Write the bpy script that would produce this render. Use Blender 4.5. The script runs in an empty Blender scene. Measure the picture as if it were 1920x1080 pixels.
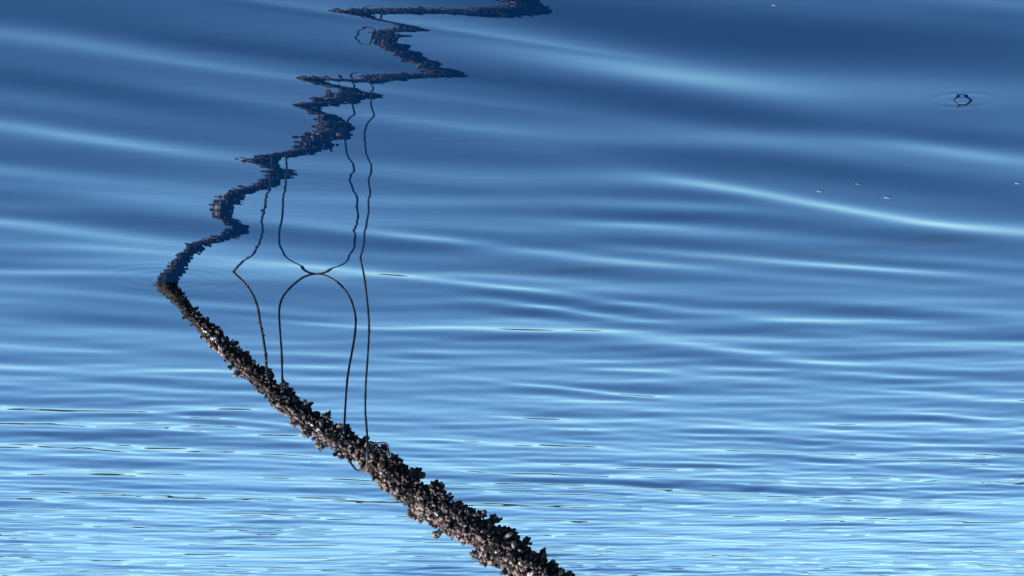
import bpy, math
import numpy as np
from mathutils import Matrix, Vector

# ------------------------------------------------------------------ camera
# A long lens held upside down (rolled 180 degrees), looking 10.6 degrees down at the water from 2 m.
FPX, CAM_H = 5000.0, 2.0                 # focal length in pixels of a 1920 wide frame, eye height in metres
PITCH = math.atan(0.188)
S = bpy.context.scene
COL = S.collection
cam_data = bpy.data.cameras.new('camera')
cam_data.sensor_width = 36.0
cam_data.lens = 36.0 * FPX / 1920.0
cam_data.clip_start = 0.1
cam_data.clip_end = 6000.0
cam = bpy.data.objects.new('camera', cam_data)
COL.objects.link(cam)
Fw = Vector((0, math.cos(PITCH), -math.sin(PITCH)))
Uw = Vector((0, math.sin(PITCH), math.cos(PITCH)))
Rw = Vector((1, 0, 0))
m = Matrix.Identity(4)
for i in range(3):
    m[i][0] = -Rw[i]; m[i][1] = -Uw[i]; m[i][2] = -Fw[i]
m[2][3] = CAM_H
cam.matrix_world = m
S.camera = cam

# ------------------------------------------------------------------ daylight
SUN_EL, SUN_ROT = math.radians(44), math.radians(95)
world = bpy.data.worlds.new('World')
S.world = world
world.use_nodes = True
nt = world.node_tree
sky = nt.nodes.new('ShaderNodeTexSky')
sky.sky_type = 'NISHITA'
sky.sun_disc = False
sky.sun_elevation = SUN_EL
sky.sun_rotation = SUN_ROT
sky.altitude = 0
sky.air_density = 0.85
sky.dust_density = 0.0
sky.ozone_density = 4.0
bg = nt.nodes['Background']
bg.inputs['Strength'].default_value = 0.12
tint = nt.nodes.new('ShaderNodeMix'); tint.data_type = 'RGBA'; tint.blend_type = 'MULTIPLY'; tint.inputs[0].default_value = 1
tint.inputs[7].default_value = (.0800, .1025, .1110, 1)      # a cold, clear blue
gam = nt.nodes.new('ShaderNodeGamma'); gam.inputs[1].default_value = 1.10
up = nt.nodes.new('ShaderNodeVectorMath'); up.operation = 'SCALE'; up.inputs[3].default_value = 10
nt.links.new(sky.outputs['Color'], tint.inputs[6]); nt.links.new(tint.outputs[2], gam.inputs[0])
nt.links.new(gam.outputs[0], up.inputs[0]); nt.links.new(up.outputs[0], bg.inputs['Color'])
sd = bpy.data.lights.new('sun', 'SUN')
sd.energy = 5.0
sd.angle = math.radians(0.5)
sd.color = (1.0, 0.93, 0.84)
sun = bpy.data.objects.new('sun', sd)
COL.objects.link(sun)
to_sun = Vector((math.sin(SUN_ROT)*math.cos(SUN_EL), math.cos(SUN_ROT)*math.cos(SUN_EL), math.sin(SUN_EL)))
sun.rotation_euler = to_sun.to_track_quat('Z', 'Y').to_euler()
vs = S.view_settings
vs.view_transform = 'Standard'; vs.look = 'None'; vs.gamma = 1; vs.use_curve_mapping = False
vs.exposure = 1.0

# ------------------------------------------------------------------ helpers
rng = np.random.default_rng(7)

def ray(x, y):                            # direction through a point of the 1920x1080 photograph
    return np.array(Fw) + (960-x)/FPX*np.array(Rw) + (y-540)/FPX*np.array(Uw)

def at_depth(x, y, D):
    d = ray(x, y)
    return np.array([0, 0, CAM_H]) + d*(D/d[1])

DOFF = .03
def at_rope(x, y, D):                     # the rope climbs towards the camera
    return at_depth(x, y, 10.62-(10.62-D)*1.9+DOFF)

def at_cord(x, y, D):
    return at_depth(x, y, D+DOFF)

def on_water(x, y, z=0.0):
    d = ray(x, y)
    return np.array([0, 0, CAM_H]) + d*((z-CAM_H)/d[2])

def tag(o, label=None, cat=None, group=None, kind=None):
    if label: o['label'] = label
    if cat: o['category'] = cat
    if group: o['group'] = group
    if kind: o['kind'] = kind
    return o

def mesh_from(name, V, F, mat=None, smooth=True, tone=None):
    V = np.asarray(V, np.float32); F = np.asarray(F, np.int32)
    me = bpy.data.meshes.new(name)
    n = F.shape[1]
    me.vertices.add(len(V)); me.vertices.foreach_set('co', V.ravel())
    me.loops.add(F.size); me.loops.foreach_set('vertex_index', F.ravel())
    me.polygons.add(len(F))
    me.polygons.foreach_set('loop_start', np.arange(0, F.size, n, dtype=np.int32))
    me.polygons.foreach_set('loop_total', np.full(len(F), n, np.int32))
    me.polygons.foreach_set('use_smooth', np.full(len(F), smooth, bool))
    if tone is not None:
        a = me.attributes.new('tone', 'FLOAT', 'POINT')
        a.data.foreach_set('value', np.asarray(tone, np.float32))
    me.update(calc_edges=True)
    if mat: me.materials.append(mat)
    return me

def link(name, me, parent=None):
    o = bpy.data.objects.new(name, me)
    COL.objects.link(o)
    if parent: o.parent = parent
    return o

def new_mat(name):
    mt = bpy.data.materials.new(name); mt.use_nodes = True
    return mt, mt.node_tree, mt.node_tree.nodes['Principled BSDF']

def catmull(P, n):
    P = np.asarray(P, float)
    Q = np.vstack([2*P[0]-P[1], P, 2*P[-1]-P[-2]])
    out = []
    for i in range(1, len(Q)-2):
        t = np.linspace(0, 1, n, endpoint=False)[:, None]
        a, b, c, d = Q[i-1], Q[i], Q[i+1], Q[i+2]
        out.append(.5*((2*b)+(-a+c)*t+(2*a-5*b+4*c-d)*t**2+(-a+3*b-3*c+d)*t**3))
    out.append(P[-1:])
    return np.vstack(out)

def frames(P):
    T = np.gradient(P, axis=0); T /= np.linalg.norm(T, axis=1)[:, None]
    ref = np.array([0.05, 1, 0.02])
    A = np.cross(T, ref); A /= np.linalg.norm(A, axis=1)[:, None]
    B = np.cross(T, A)
    return T, A, B

def tube(P, R, seg=10, bump=0.0, seed=0, flat=1.0):
    """closed tube along P with radii R, roughened by smooth noise"""
    r = np.random.default_rng(seed)
    T, A, B = frames(P)
    n = len(P); R = np.broadcast_to(np.asarray(R, float), (n,))
    th = np.linspace(0, 2*np.pi, seg, endpoint=False)
    N = r.normal(size=(n, seg)) if bump else np.zeros((n, seg))
    if bump:
        N = (N + np.roll(N, 1, 1) + np.roll(N, 1, 0) + np.roll(N, -1, 0) + np.roll(N, -1, 1))/2.2
    rad = R[:, None]*(1+bump*N)
    V = P[:, None, :] + rad[..., None]*(np.cos(th)[None, :, None]*A[:, None, :] + flat*np.sin(th)[None, :, None]*B[:, None, :])
    V = V.reshape(-1, 3)
    i = np.arange(n-1)[:, None]*seg; j = np.arange(seg)[None, :]; k = (j+1) % seg
    F = np.stack([i+j, i+k, i+seg+k, i+seg+j], -1).reshape(-1, 4)
    V = np.vstack([V, P[:1], P[-1:]])
    c0, c1 = n*seg, n*seg+1
    j = np.arange(seg); k = (j+1) % seg
    caps = [np.stack([np.full(seg, c0), k, j, j], -1), np.stack([np.full(seg, c1), (n-1)*seg+j, (n-1)*seg+k, (n-1)*seg+k], -1)]
    tri = np.vstack([F[:, [0, 1, 2]], F[:, [0, 2, 3]], caps[0][:, :3], caps[1][:, :3]])
    return V, tri

# ------------------------------------------------------------------ the waves
# slope (dz/dY) of the long waves between the eye and the rope, along phi = Y + 0.5 X
PHI = np.array([6.40, 6.64, 6.69, 6.80, 6.95, 6.985, 7.05, 7.18, 7.26, 7.34, 7.426, 7.50, 7.607, 7.673, 7.745, 7.87, 8.024,
                8.078, 8.18, 8.323, 8.537, 8.692, 8.803, 8.902, 9.112, 9.275, 9.484, 9.62, 9.72, 9.83, 9.985, 10.098,
                10.229, 10.368, 10.603, 10.898, 11.25, 11.7])
SLP = np.array([0.0100, 0.0303, 0.0161, -0.0204, -0.0546, 0.0140, -0.0126, -0.0140, -0.0035, 0.0109, 0.0416, 0.0088, 0.0070, -0.0153, 0.0066, -0.0197, -0.0364, -0.0063, 0.0159, 0.0206, 0.0081, -0.0169, -0.0031, 0.0238, -0.0091, -0.0238, -0.0186, -0.0255, -0.0228, -0.0125, 0.0464, 0.0388, 0.0075, -0.0038, -0.0609, -0.0159, 0.0040, 0.0000])
CR = 0.5
pg = np.linspace(6.0, 12.2, 6201)
sg = np.interp(pg, PHI, SLP, left=0.0, right=0.0)
ker = np.exp(-0.5*(np.arange(-60, 61)/14.0)**2); ker /= ker.sum()
sg = np.convolve(sg, ker, 'same')
zg = np.cumsum(sg)*(pg[1]-pg[0]); zg -= zg[np.searchsorted(pg, 9.5)]

# single waves placed where the photograph shows a bright (-) or dark (+) band: x, y, half length, half width (px), tilt, slope
BANDS = [
 (220, 92, 330, 26, .14, -.050), (120, 160, 260, 26, .13, .040), (160, 258, 230, 22, .15, -.055), (60, 300, 240, 20, .12, .030),
 (150, 436, 200, 13, .10, -.045), (150, 385, 220, 16, .10, .020), (80, 513, 160, 9, .05, -.045), (120, 480, 220, 10, .04, .025),
 (60, 340, 200, 12, .08, .012), (300, 15, 300, 25, .05, .010), (60, 415, 160, 9, .08, -.02),
 (1180, 120, 330, 44, .20, -.036), (1500, 160, 330, 34, .06, -.034), (1560, 70, 420, 40, .07, .060), (1880, 5, 160, 18, .08, -.04),
 (1250, 190, 300, 26, .14, .030), (1450, 232, 260, 18, .10, .020),
 (1790, 283, 200, 18, .14, -.05), (1650, 245, 260, 14, .08, .018), (1640, 335, 330, 22, .12, .052), (1480, 372, 210, 14, .11, -.052),
 (1800, 424, 260, 16, .07, -.048), (1620, 400, 160, 10, .14, -.03), (1350, 345, 180, 14, .16, -.028), (1560, 435, 330, 15, .09, .050), (1120, 402, 260, 12, .03, .050),
 (1080, 362, 260, 10, .02, .016), (1130, 260, 200, 20, .05, -.018), (1000, 300, 280, 14, .05, .014),
 (1560, 497, 300, 9, .08, -.055), (1800, 510, 220, 8, .05, -.030), (900, 458, 230, 10, .10, -.048), (1150, 492, 200, 9, .08, -.022),
 (1000, 548, 200, 8, .11, -.05), (1240, 520, 280, 9, .05, .024), (1700, 470, 300, 10, .06, .02), (860, 500, 200, 10, .06, .026), (980, 432, 250, 9, .04, -.02),
 (820, 235, 220, 18, .06, -.012), (900, 330, 220, 14, .04, -.012), (1075, 583, 100, 8, .11, -.10), (1100, 732, 120, 5, .09, -.06),
 (1330, 650, 200, 11, .13, -.034), (1700, 735, 120, 5, .05, -.05), (1560, 600, 260, 9, .04, -.03), (1420, 575, 250, 10, .05, .02), (600, 608, 120, 5, .08, -.03),
 (420, 785, 110, 5, .08, -.05), (1830, 785, 110, 5, .1, -.05), (180, 600, 250, 12, .08, .02), (220, 560, 220, 9, .08, -.03),
]
packets = []
for (x, y, L, s_, tl, a) in BANDS:
    W = on_water(x, y)
    dY = (on_water(x, y+1)-on_water(x, y-1))[1]/2
    dX = W[1]/FPX
    packets.append((W[0], W[1], L*dX, s_*dY, tl*dY/dX, a))

# wind ripples: a few long ones with narrow crests, then shorter ones
NR = 90
rl = np.exp(rng.uniform(np.log(.20), np.log(1.5), NR))
ra = rng.normal(np.radians(18), np.where(rl > .5, np.radians(17), np.radians(30)))
rk = 2*np.pi/rl
rkx, rky = rk*np.sin(ra), rk*np.cos(ra)
rp = rng.uniform(0, 2*np.pi, NR)
rs = rng.uniform(.4, 1.4, NR)*(rl/.3)**.05          # slope weight of each ripple
rs *= .035/np.sqrt((rs**2).sum()/2)
gmx, gmy, gmp = rng.normal(0, 1.5, (3, 6)), rng.normal(0, .9, (3, 6)), rng.uniform(0, 6.28, (3, 6))

# the finest wavelets, which fray the reflections
fl = rng.uniform(.055, .12, 16); fa = rng.normal(np.radians(15), np.radians(22), 16)
fk = 2*np.pi/fl; fkx, fky = fk*np.sin(fa), fk*np.cos(fa); fp = rng.uniform(0, 6.28, 16)

TWIG = on_water(1803, 188)

def smooth(a, b, t):
    t = np.clip((t-a)/(b-a), 0, 1)
    return t*t*(3-2*t)

def height(X, Y):
    Z = np.zeros(np.broadcast(X, Y).shape)
    # long waves by the rope
    win_y = smooth(5.6, 6.5, Y)*(1-smooth(10.6, 11.6, Y))
    track = np.clip(.35+.25*(np.clip(Y, 5, 14)-6.7), 0, 2)
    w = np.where(X < track, np.exp(-((X-track)/.80)**4), np.exp(-((X-track)/.62)**4))
    G = np.interp(Y+CR*X, pg, zg)
    Z += G*win_y*w
    # placed bands
    for (x0, y0, L, s_, c, a) in packets:
        u = (Y-y0)+c*(X-x0)
        e = np.exp(-.5*(u/s_)**2-.5*((X-x0)/L)**2)
        Z += a*u*e*1.0
    # ripples
    mods = []
    for g in range(3):
        q = sum(np.sin(gmx[g, i]*X+gmy[g, i]*Y+gmp[g, i]) for i in range(6))/np.sqrt(3.)
        mods.append(np.clip(.85+.5*q, .1, 2.2))
    env_long = np.interp(Y, [6, 8, 9.5, 11, 14, 24], [.07, .12, .32, .60, .78, .80])
    env_mid = np.interp(Y, [6, 8, 9.5, 11, 14, 24], [.03, .05, .18, .50, .9, 1.0])
    env_short = np.interp(Y, [6, 9, 10.6, 12.5, 16, 24], [.0, .01, .08, .32, .80, 1.0])
    near = 1-.8*w*(1-smooth(9.8, 11.2, Y))
    fade = (1-smooth(34, 60, Y))*smooth(1.0, 4.5, Y)*(1-smooth(5.9, 8, np.abs(X)))
    for i in range(NR):
        env = env_long if rl[i] > .5 else env_mid if rl[i] > .28 else env_short
        q = rkx[i]*X+rky[i]*Y+rp[i]+.5*np.sin(.9*X+1.3*Y+i)
        q = np.sin(q)+(.25*np.sin(2*q)+.06*np.sin(3*q) if rl[i] > .4 else 0)
        Z += rs[i]/rk[i]*q*env*near*mods[i % 3]*fade
    fine = np.interp(Y, [5.6, 6.6, 9.5, 10.8, 11.5], [0, 1, 1, .5, 0])*(.25+.75*w)*mods[0]
    for i in range(16):
        Z += .0011*math.sqrt(2/16)/fk[i]*np.sin(fkx[i]*X+fky[i]*Y+fp[i]+1.2*np.sin(2.1*X+i))*fine
    # broad low swell everywhere else
    far = smooth(26, 60, np.hypot(X, Y))
    Z += far*(.03*np.sin(.55*Y+.25*X)+.02*np.sin(.9*Y-.4*X+1)+.012*np.sin(1.7*Y+.9*X+2))
    # rings round the twig and round the rope's entry
    r = np.hypot(X-TWIG[0], Y-TWIG[1])
    Z += .00050*np.sin(r*2*np.pi/.075)*np.exp(-(r/.10)**2)*smooth(.01, .04, r)
    E = on_water(318, 530)
    r = np.hypot(X-E[0], Y-E[1])
    Z += .00018*np.sin(r*2*np.pi/.085+1.3*np.sin(3*X))*np.exp(-((r-.15)/.22)**2)
    return Z

def axis(fine_lo, fine_hi, step_f, far_lo, far_hi):
    a = [fine_lo]
    while a[-1] < fine_hi: a.append(a[-1]+step_f(a[-1]))
    st = a[-1]-a[-2]
    while a[-1] < far_hi:
        st *= 1.35; a.append(a[-1]+st)
    b = [fine_lo]; st = step_f(fine_lo)
    while b[-1] > far_lo:
        st *= 1.35; b.append(b[-1]-st)
    return np.array(b[:0:-1]+a)

xs = axis(-6.0, 6.0, lambda v: .0185, -3000, 3000)
ys = axis(5.6, 30.0, lambda v: min(max(.00009*v*v, .0048), .024), -3000, 3000)
XX, YY = np.meshgrid(xs, ys)
ZZ = height(XX, YY)
nx, ny = len(xs), len(ys)
V = np.stack([XX, YY, ZZ], -1).reshape(-1, 3)
i = np.arange(ny-1)[:, None]*nx+np.arange(nx-1)[None, :]
Fq = np.stack([i, i+1, i+nx+1, i+nx], -1).reshape(-1, 4)

mt, t, b = new_mat('sea_water')
b.inputs['Base Color'].default_value = (.0005, .010, .034, 1)
b.inputs['Roughness'].default_value = .0
b.inputs['IOR'].default_value = 1.333
water = tag(link('water', mesh_from('water', V, Fq, mt)), kind='structure')

# ------------------------------------------------------------------ far shore
mt, t, b = new_mat('wooded_shore')
nz = t.nodes.new('ShaderNodeTexNoise'); nz.inputs['Scale'].default_value = .05
rp_ = t.nodes.new('ShaderNodeValToRGB')
rp_.color_ramp.elements[0].color = (.003, .006, .008, 1); rp_.color_ramp.elements[1].color = (.010, .015, .014, 1)
t.links.new(nz.outputs['Fac'], rp_.inputs['Fac']); t.links.new(rp_.outputs['Color'], b.inputs['Base Color'])
b.inputs['Roughness'].default_value = 1
hx = np.linspace(-2600, 2600, 400); hyv = np.linspace(0, 1, 12)
HX, HT = np.meshgrid(hx, hyv)
HH = 60+9*np.sin(HX/170)+7*np.sin(HX/61+1)+4*np.sin(HX/23+2)+rng.normal(0, 1.2, HX.shape)
HZ = -2+(HH+2)*np.sin(HT*np.pi)
V = np.stack([HX, 1350+HT*420+30*np.sin(HX/300), HZ], -1).reshape(-1, 3)
i = np.arange(11)[:, None]*400+np.arange(399)[None, :]
shore = tag(link('shore_hills', mesh_from('shore_hills', V, np.stack([i, i+1, i+401, i+400], -1).reshape(-1, 4), mt)), kind='structure')

# ------------------------------------------------------------------ the overgrown rope
ROPE = [  # x, y, half width (px), depth (m)
 (225, 470, 19, 10.63), (262, 500, 19, 10.63), (302, 528, 19, 10.62), (328, 554, 19, 10.61), (350, 581, 18, 10.61), (373, 606, 17, 10.59),
 (405, 636, 17.5, 10.57), (447, 677, 18, 10.54), (487, 712, 19, 10.51), (530, 752, 21, 10.47), (575, 790, 22, 10.44), (627, 821, 23, 10.41),
 (694, 860, 24, 10.38), (752, 908, 27, 10.33), (812, 955, 33, 10.28), (888, 998, 33, 10.22), (950, 1039, 35, 10.16), (1010, 1082, 37, 10.1),
 (1090, 1135, 40, 10.04), (1250, 1215, 46, 9.9), (1450, 1315, 48, 9.75), (1700, 1415, 48, 9.6)]
CP = catmull([np.r_[at_rope(x, y, D), h*D/FPX] for x, y, h, D in ROPE], 14)
RP, RR = CP[:, :3], CP[:, 3]
# even spacing along the rope
seg = np.r_[0, np.cumsum(np.linalg.norm(np.diff(RP, axis=0), axis=1))]
nS = int(seg[-1]/.006)
sv = np.linspace(0, seg[-1], nS)
RP = np.stack([np.interp(sv, seg, RP[:, k]) for k in range(3)], -1)
RR = np.interp(sv, seg, RR)
lump = np.convolve(rng.normal(size=nS+40), np.hanning(17), 'same')[:nS]*.035
Tt, Aa, Bb = frames(RP)

mt_core, t, b = new_mat('weedy_rope')
nz = t.nodes.new('ShaderNodeTexNoise'); nz.inputs['Scale'].default_value = 60; nz.inputs['Detail'].default_value = 6
rmp = t.nodes.new('ShaderNodeValToRGB')
rmp.color_ramp.elements[0].position = .35; rmp.color_ramp.elements[0].color = (.008, .009, .010, 1)
rmp.color_ramp.elements[1].position = .72; rmp.color_ramp.elements[1].color = (.022, .017, .014, 1)
tc = t.nodes.new('ShaderNodeTexCoord')
t.links.new(tc.outputs['Object'], nz.inputs['Vector']); t.links.new(nz.outputs['Fac'], rmp.inputs['Fac'])
t.links.new(rmp.outputs['Color'], b.inputs['Base Color']); b.inputs['Roughness'].default_value = .75; b.inputs['Specular IOR Level'].default_value = .15
bp = t.nodes.new('ShaderNodeBump'); bp.inputs['Distance'].default_value = .004
t.links.new(nz.outputs['Fac'], bp.inputs['Height']); t.links.new(bp.outputs['Normal'], b.inputs['Normal'])

def shell_mat(name, use_attr):
    mt, t, b = new_mat(name)
    if use_attr:
        src = t.nodes.new('ShaderNodeAttribute'); src.attribute_name = 'tone'; so = src.outputs['Fac']
    else:
        src = t.nodes.new('ShaderNodeObjectInfo'); so = src.outputs['Random']
    r = t.nodes.new('ShaderNodeValToRGB'); cr = r.color_ramp
    cr.elements[0].position = 0; cr.elements[0].color = (.006, .007, .014, 1)
    cr.elements[1].position = 1; cr.elements[1].color = (.55, .50, .45, 1)
    for p_, c_ in ((.30, (.014, .012, .015, 1)), (.50, (.055, .040, .036, 1)), (.78, (.165, .118, .098, 1)), (.955, (.27, .205, .17, 1))):
        e = cr.elements.new(p_); e.color = c_
    t.links.new(so, r.inputs['Fac'])
    tc = t.nodes.new('ShaderNodeTexCoord'); n = t.nodes.new('ShaderNodeTexNoise')
    n.inputs['Scale'].default_value = 180; n.inputs['Detail'].default_value = 5
    t.links.new(tc.outputs['Object'], n.inputs['Vector'])
    mx = t.nodes.new('ShaderNodeMix'); mx.data_type = 'RGBA'; mx.blend_type = 'MULTIPLY'; mx.inputs[0].default_value = .8
    r2 = t.nodes.new('ShaderNodeValToRGB'); r2.color_ramp.elements[0].position = .3; r2.color_ramp.elements[1].position = .6
    r2.color_ramp.elements[0].color = (.3, .3, .33, 1); r2.color_ramp.elements[1].color = (1.25, 1.2, 1.15, 1)
    t.links.new(n.outputs['Fac'], r2.inputs['Fac'])
    t.links.new(r.outputs['Color'], mx.inputs[6]); t.links.new(r2.outputs['Color'], mx.inputs[7])
    t.links.new(mx.outputs[2], b.inputs['Base Color'])
    b.inputs['Roughness'].default_value = .5; b.inputs['Specular IOR Level'].default_value = .22
    return mt
mt_crust = shell_mat('shell_crust', True)
mt_mussel = shell_mat('mussel_shell', False)

rope = bpy.data.objects.new('mooring_rope', None)
COL.objects.link(rope)
base = on_water(318, 538)
rope.location = base
rope.empty_display_size = .1
tag(rope, 'thick slanting rope crusted with dark mussels and barnacles, entering the water', 'rope')
bpy.context.view_layer.update()

V, F = tube(RP, RR*(.70+lump), 20, .10, 3)
link('rope_core', mesh_from('rope_core', V-base, F, mt_core), rope)

# unit shells: a teardrop mussel and a blunt barnacle
def ico(sub):
    g = (1+5**.5)/2
    v = np.array([(-1, g, 0), (1, g, 0), (-1, -g, 0), (1, -g, 0), (0, -1, g), (0, 1, g), (0, -1, -g), (0, 1, -g), (g, 0, -1), (g, 0, 1), (-g, 0, -1), (-g, 0, 1)], float)
    f = [(0, 11, 5), (0, 5, 1), (0, 1, 7), (0, 7, 10), (0, 10, 11), (1, 5, 9), (5, 11, 4), (11, 10, 2), (10, 7, 6), (7, 1, 8),
         (3, 9, 4), (3, 4, 2), (3, 2, 6), (3, 6, 8), (3, 8, 9), (4, 9, 5), (2, 4, 11), (6, 2, 10), (8, 6, 7), (9, 8, 1)]
    v /= np.linalg.norm(v[0])
    for _ in range(sub):
        v = list(map(tuple, v)); cache = {}; nf = []
        def mid(a, c):
            k = (min(a, c), max(a, c))
            if k not in cache:
                q = np.array(v[a])+np.array(v[c]); q /= np.linalg.norm(q); v.append(tuple(q)); cache[k] = len(v)-1
            return cache[k]
        for a, c, d in f:
            ab, bc, ca = mid(a, c), mid(c, d), mid(d, a)
            nf += [(a, ab, ca), (c, bc, ab), (d, ca, bc), (ab, bc, ca)]
        f = nf; v = np.array(v)
    return v, np.array(f)

def mussel_unit(sub, seed):
    v, f = ico(sub); r = np.random.default_rng(seed)
    z = v[:, 2]
    wdt = .30+.34*np.clip((z+1)/2, 0, 1)**.8
    x = v[:, 0]*wdt*(1+.15*r.normal()); y = v[:, 1]*wdt*.62
    x = x+.18*(z**2)
    y = np.sign(y)*np.abs(y)**.85*.9
    w = np.stack([x, y, z*.95+.55], -1)
    return w*(1+.03*r.normal(size=(len(w), 1))), f

def barnacle_unit(seed):
    v, f = ico(1); r = np.random.default_rng(seed)
    z = v[:, 2]
    rad = .80-.28*np.clip(z, -1, 1)
    w = np.stack([v[:, 0]*rad, v[:, 1]*rad, z*.50+.1], -1)
    w = w*np.array([r.uniform(.7, 1.35), r.uniform(.7, 1.2), r.uniform(.8, 1.5)])+np.array([.25*r.normal(), .25*r.normal(), 0])*w[:, 2:]
    return w*(1+.15*r.normal(size=(len(w), 1))), f

def orient(out, tilt, spin, r):
    """rotation taking +Z to `out` tilted at random"""
    z = out+tilt*r.normal(size=3); z /= np.linalg.norm(z)
    q = r.normal(size=3); x = np.cross(z, q); x /= np.linalg.norm(x)
    return np.stack([x, np.cross(z, x), z], 1)

pts = []   # centre, rotation, size, tone, kind, score
total = sv[-1]
r = rng
lum = np.array([to_sun.x, to_sun.y, to_sun.z])
wl = np.interp(0, RP[:, 2], sv)        # arc length where the rope leaves the water
n_try = 12500
ss = r.uniform(.0, total, n_try)
for s_ in ss:
    k = int(s_/total*(nS-1)); above = s_-wl
    dens = np.interp(above, [-.1, 0, .10, .20, .4], [.6, .7, .7, .9, 1.0])
    if r.random() > dens: continue
    patch = math.sin(s_*31+1)+math.sin(s_*53+4)+math.sin(s_*13)
    # more points where the rope is fat
    if r.random() > RR[k]/.085: continue
    a = r.uniform(0, 2*np.pi)
    out = np.cos(a)*Aa[k]+np.sin(a)*Bb[k]
    patch += 1.2*math.sin(3*a+s_*19)+math.sin(2*a-s_*41)
    R0 = RR[k]*(.74+lump[k])+.0022*patch*min(1, max(0, above*3))
    down = max(0, -out[2])
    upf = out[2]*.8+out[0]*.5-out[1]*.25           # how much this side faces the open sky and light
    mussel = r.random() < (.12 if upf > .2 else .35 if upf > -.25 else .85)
    grow = np.interp(above, [0, .12, .3, .8], [.45, .55, .85, 1.0])
    size = (.0090+.0130*r.beta(1.6, 2.5) if mussel else .0040+.0105*r.beta(1.4, 2.4))*grow*(1.0 if r.random() > .06 else 1.4)
    off = R0*.96+r.uniform(-.004, .006)*grow
    if mussel and r.random() < .16: off += r.uniform(.002, .008)*grow
    c = RP[k]+out*off+Tt[k]*r.normal()*.004
    tone = (.5*r.beta(2, 3.6)+(.25 if upf > 0 else 0) if mussel else .34+.60*r.beta(2.0, 2.2)-(.2 if upf < -.2 else 0))  # sunward side toned lighter, underside darker: light and shade painted into the shells
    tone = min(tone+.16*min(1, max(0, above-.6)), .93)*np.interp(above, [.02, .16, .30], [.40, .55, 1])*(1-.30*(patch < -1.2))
    if above > .2 and r.random() < .010: tone = 1.0
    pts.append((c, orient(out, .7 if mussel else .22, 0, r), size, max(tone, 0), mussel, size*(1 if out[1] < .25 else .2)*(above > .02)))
# clumps that stand out of the outline: x, y, depth, radius px, number, mussel size
CL = [(343, 556, 10.6, 5, 6, .006), (386, 600, 10.6, 4, 5, .006), (500, 698, 10.5, 11, 26, .008), (532, 722, 10.46, 9, 18, .008), (443, 700, 10.52, 7, 12, .008),
      (575, 757, 10.43, 9, 16, .009), (612, 782, 10.4, 10, 24, .009), (649, 808, 10.4, 6, 8, .011), (600, 838, 10.42, 8, 14, .011), (575, 815, 10.42, 9, 16, .009),
      (700, 838, 10.33, 12, 26, .010), (722, 846, 10.32, 12, 28, .010), (738, 864, 10.31, 12, 26, .011), (748, 866, 10.31, 6, 6, .014), (641, 853, 10.42, 8, 12, .009),
      (778, 895, 10.28, 16, 40, .013), (765, 905, 10.26, 14, 26, .013), (818, 920, 10.25, 17, 54, .011), (832, 935, 10.24, 14, 30, .010), (850, 955, 10.23, 12, 24, .009),
      (883, 962, 10.2, 10, 20, .010), (905, 966, 10.2, 9, 18, .010), (925, 978, 10.2, 11, 24, .010), (962, 1002, 10.18, 11, 22, .009), (986, 1018, 10.15, 10, 20, .009),
      (1014, 1040, 10.12, 9, 18, .009), (1036, 1064, 10.1, 9, 18, .008), (770, 966, 10.3, 9, 20, .007), (905, 1050, 10.2, 14, 50, .007), (890, 1040, 10.2, 12, 30, .007),
      (820, 1000, 10.27, 12, 26, .007), (430, 690, 10.53, 5, 5, .007)]
for (x, y, D, rad, n, sz) in CL:
    c0 = at_rope(x, y, D); rm = rad*D/FPX
    k = int(np.argmin(np.linalg.norm(RP-c0, axis=1)))
    o0 = c0-RP[k]; o0 /= np.linalg.norm(o0)
    for _ in range(int(n*.7)+1):
        d = r.normal(size=3); d /= np.linalg.norm(d)
        c = c0+d*rm*r.uniform(.1, .62)
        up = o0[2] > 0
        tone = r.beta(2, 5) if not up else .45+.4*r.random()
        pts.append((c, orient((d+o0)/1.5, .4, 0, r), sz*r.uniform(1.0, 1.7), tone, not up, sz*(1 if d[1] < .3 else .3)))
# shells coloured pale to stand for bright sunlit highlights: x, y, depth offset, size, count
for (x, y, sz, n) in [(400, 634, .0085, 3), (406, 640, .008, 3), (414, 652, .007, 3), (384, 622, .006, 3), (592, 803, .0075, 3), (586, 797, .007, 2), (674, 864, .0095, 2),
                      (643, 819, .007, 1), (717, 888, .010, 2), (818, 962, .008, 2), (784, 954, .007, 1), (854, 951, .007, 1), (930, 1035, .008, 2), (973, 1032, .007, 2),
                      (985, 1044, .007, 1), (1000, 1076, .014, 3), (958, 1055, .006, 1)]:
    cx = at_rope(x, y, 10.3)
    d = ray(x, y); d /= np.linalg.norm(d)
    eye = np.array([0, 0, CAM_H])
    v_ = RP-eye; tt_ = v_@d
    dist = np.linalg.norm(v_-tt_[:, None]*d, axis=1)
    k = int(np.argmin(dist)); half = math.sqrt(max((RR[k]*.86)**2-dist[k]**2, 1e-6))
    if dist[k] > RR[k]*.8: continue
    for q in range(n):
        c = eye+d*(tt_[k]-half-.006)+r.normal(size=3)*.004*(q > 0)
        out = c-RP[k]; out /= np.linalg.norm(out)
        pts.append((c, orient(out*.7+lum*.6, .2, 0, r), sz, 1.0, False, sz*3))

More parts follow.
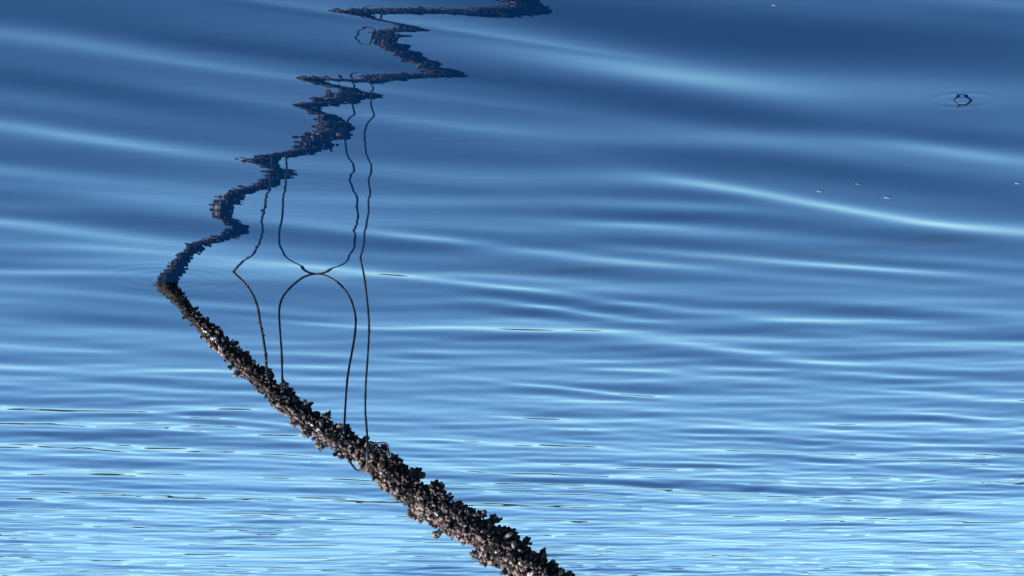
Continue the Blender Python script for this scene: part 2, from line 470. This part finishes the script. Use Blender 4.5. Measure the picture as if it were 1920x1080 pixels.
kinds = [mussel_unit(1, q) for q in range(5)]+[barnacle_unit(q) for q in range(9)]
order = sorted(range(len(pts)), key=lambda q: -pts[q][5])
chosen = set(order[:100])
VV, FF, TT = [], [], []
off = 0
for q, (c, M, size, tone, mus, sc) in enumerate(pts):
    if q in chosen: continue
    u, f = kinds[r.integers(5)] if mus else kinds[5+r.integers(9)]
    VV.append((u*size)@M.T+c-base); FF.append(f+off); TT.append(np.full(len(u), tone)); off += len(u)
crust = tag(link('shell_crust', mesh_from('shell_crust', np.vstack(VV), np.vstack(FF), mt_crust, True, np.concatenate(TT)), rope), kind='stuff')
big = [mesh_from('mussel', *mussel_unit(2, 20+q), mt_mussel) for q in range(5)]
bigb = [mesh_from('barnacle', *barnacle_unit(30+q), None) for q in range(4)]
mt_pale, t, b = new_mat('pale_shell')
b.inputs['Base Color'].default_value = (.50, .44, .38, 1); b.inputs['Roughness'].default_value = .35  # the highlight is put into this pale colour
mt_brown = shell_mat('brown_barnacle', False)
for me in bigb: me.materials.append(mt_brown)
palem = [me.copy() for me in bigb]
for me in palem: me.materials.clear(); me.materials.append(mt_pale)
for q in sorted(chosen):
    c, M, size, tone, mus, sc = pts[q]
    if mus: o = link('mussel', big[r.integers(5)], rope)
    elif tone >= .99:
        o = link('barnacle', palem[r.integers(4)], rope); o['label'] = 'barnacle shell coloured pale as a bright highlight'
    else: o = link('barnacle', bigb[r.integers(4)], rope)
    mm = Matrix([[M[a, b_]*size for b_ in range(3)]+[c[a]-base[a]] for a in range(3)]+[[0, 0, 0, 1]])
    o.matrix_local = mm

# ------------------------------------------------------------------ cords hanging from the rope
mt_cord, t, b = new_mat('wet_cord')
nz = t.nodes.new('ShaderNodeTexNoise'); nz.inputs['Scale'].default_value = 90
rmp = t.nodes.new('ShaderNodeValToRGB')
rmp.color_ramp.elements[0].color = (.004, .005, .008, 1); rmp.color_ramp.elements[1].color = (.018, .018, .022, 1)
t.links.new(nz.outputs['Fac'], rmp.inputs['Fac']); t.links.new(rmp.outputs['Color'], b.inputs['Base Color'])
b.inputs['Roughness'].default_value = .55

def cord(name, P, rad, label, growth=0.0, parent=None, seed=1):
    pts_ = np.array([at_cord(x, y, D) for x, y, D in P])
    C = catmull(pts_, 10)
    rr = np.full(len(C), rad)
    rr *= 1+.10*np.convolve(np.random.default_rng(seed).normal(size=len(C)), [.3, .5, .3], 'same')
    V, F = tube(C, rr, 8, .05, seed)
    if growth:
        g = np.random.default_rng(seed); Vs, Fs, o_ = [V], [F], len(V)
        for _ in range(70):
            k = g.integers(0, int(len(C)*.62)); u, f = barnacle_unit(int(g.integers(99)))
            Vs.append(u*g.uniform(.0035, .0075)+C[k]+g.normal(size=3)*.003); Fs.append(f+o_); o_ += len(u)
        V, F = np.vstack(Vs), np.vstack(Fs)
    org = pts_[0] if parent is None else np.array(parent.location)
    o = link(name, mesh_from(name, V-org, F, mt_cord), parent)
    if parent is None:
        o.location = org
        tag(o, label, 'cord', 'thin cords hanging from the overgrown rope into the water')
    return o

cord('hanging_cord', [(502, 712, 10.31), (500, 690, 10.31), (497, 655, 10.31), (488, 605, 10.32), (482, 572, 10.325), (470, 546, 10.33), (455, 527, 10.335),
      (440, 513, 10.345), (428, 500, 10.35), (415, 478, 10.36)], .0048,
     'short thin cord roughened by growth, nearest to where the thick rope enters the water', 1, seed=4)
cord('looped_cord', [(530, 735, 10.24), (529, 700, 10.25), (528, 660, 10.27), (524, 605, 10.30), (524, 578, 10.32), (531, 556, 10.335), (548, 536, 10.35), (570, 519.5, 10.365),
      (590, 514.2, 10.37), (612, 517.6, 10.36), (636, 532, 10.34), (655, 556, 10.32), (666, 590, 10.29), (666, 622, 10.25), (660, 660, 10.21), (652, 705, 10.16), (648, 755, 10.11), (645, 812, 10.03)], .0044,
     'smooth thin cord hanging as one U-shaped loop whose bend just touches the water', seed=6)
cc = cord('long_cord', [(650, 846, 10.12), (654, 860, 10.08), (661, 873, 10.02), (670, 882, 9.98), (681, 880, 9.95), (688, 870, 9.92), (689, 850, 9.90), (689, 832, 9.90), (688, 810, 9.92), (685, 770, 9.93), (686, 720, 9.94), (690, 660, 9.95), (692, 610, 9.96),
      (688, 560, 9.965), (683, 520, 9.97), (676, 486, 9.975), (670, 466, 9.98), (664, 440, 9.98)], .0042,
     'longest thin cord, hitched round the rope with a small loop standing above it', seed=8)
cord('loose_end', [(689, 832, 9.90), (705, 831, 9.89), (722, 830, 9.88), (728, 840, 9.88), (730, 856, 9.88)], .0028, None, parent=cc, seed=9)

# ------------------------------------------------------------------ bent twig standing in the water
mt_twig, t, b = new_mat('dark_twig')
b.inputs['Base Color'].default_value = (.010, .008, .008, 1); b.inputs['Roughness'].default_value = .6
TD = TWIG[1]
zt = float(height(np.array([[TWIG[0]]]), np.array([[TWIG[1]]]))[0, 0])
C = catmull([at_depth(x, y, TD) for x, y in [(1784, 182), (1788, 188), (1791.5, 192), (1797, 195.5), (1805, 197), (1811, 196), (1816, 193), (1819.5, 190), (1824, 184)]], 8)
C[:, 2] += zt
rad_t = np.interp(np.linspace(0, 1, len(C)), [0, .3, .7, 1], [.0018, .0021, .0027, .0040])
V, F = tube(C, rad_t, 8, .08, 5)
sp = catmull([at_depth(x, y, TD) + np.array([0, 0, zt]) for x, y in [(1798, 197), (1795.5, 200), (1794.5, 203)]], 4)
V2, F2 = tube(sp, np.linspace(.0026, .0008, len(sp)), 6)
org = TWIG+np.array([0, 0, zt])
tw = link('bent_twig', mesh_from('bent_twig', np.vstack([V, V2])-org, np.vstack([F, F2+len(V)]), mt_twig))
tw.location = org
tag(tw, 'small dark bent twig arching out of the water in a ring of faint ripples', 'twig')

# ------------------------------------------------------------------ foam flecks
mt_foam, t, b = new_mat('foam')
b.inputs['Base Color'].default_value = (.11, .14, .18, 1); b.inputs['Roughness'].default_value = .4
FL = [(1538, 354, .011, 'bright foam fleck on the dark wave, nearest to the bright band on its left'),
      (1609, 342, .008, 'faint grey foam fleck between the two brighter flecks on the dark wave'),
      (1665, 366, .013, 'largest, slightly slanted foam fleck on the dark wave'),
      (1909, 347, .010, 'lone foam fleck at the edge of the photo below the bright streak'),
      (1452, 14, .006, 'lone foam fleck on the broad dark wave nearest the camera')]
v0, f0 = ico(2)
for n, (x, y, sz, lb) in enumerate(FL):
    W = on_water(x, y); W[2] = float(height(np.array([[W[0]]]), np.array([[W[1]]]))[0, 0])
    g = np.random.default_rng(n)
    v = v0*np.array([sz, sz*.8, sz*.22])*(1+.10*g.normal(size=(len(v0), 1)))
    v = v+np.array([sz*.5, 0, 0])*(v0[:, :1]**2)*.4
    o = link('foam_fleck', mesh_from('foam_fleck', v, f0, mt_foam)); o.location = W+np.array([0, 0, .0005])
    tag(o, lb, 'foam', 'small foam flecks on the water')
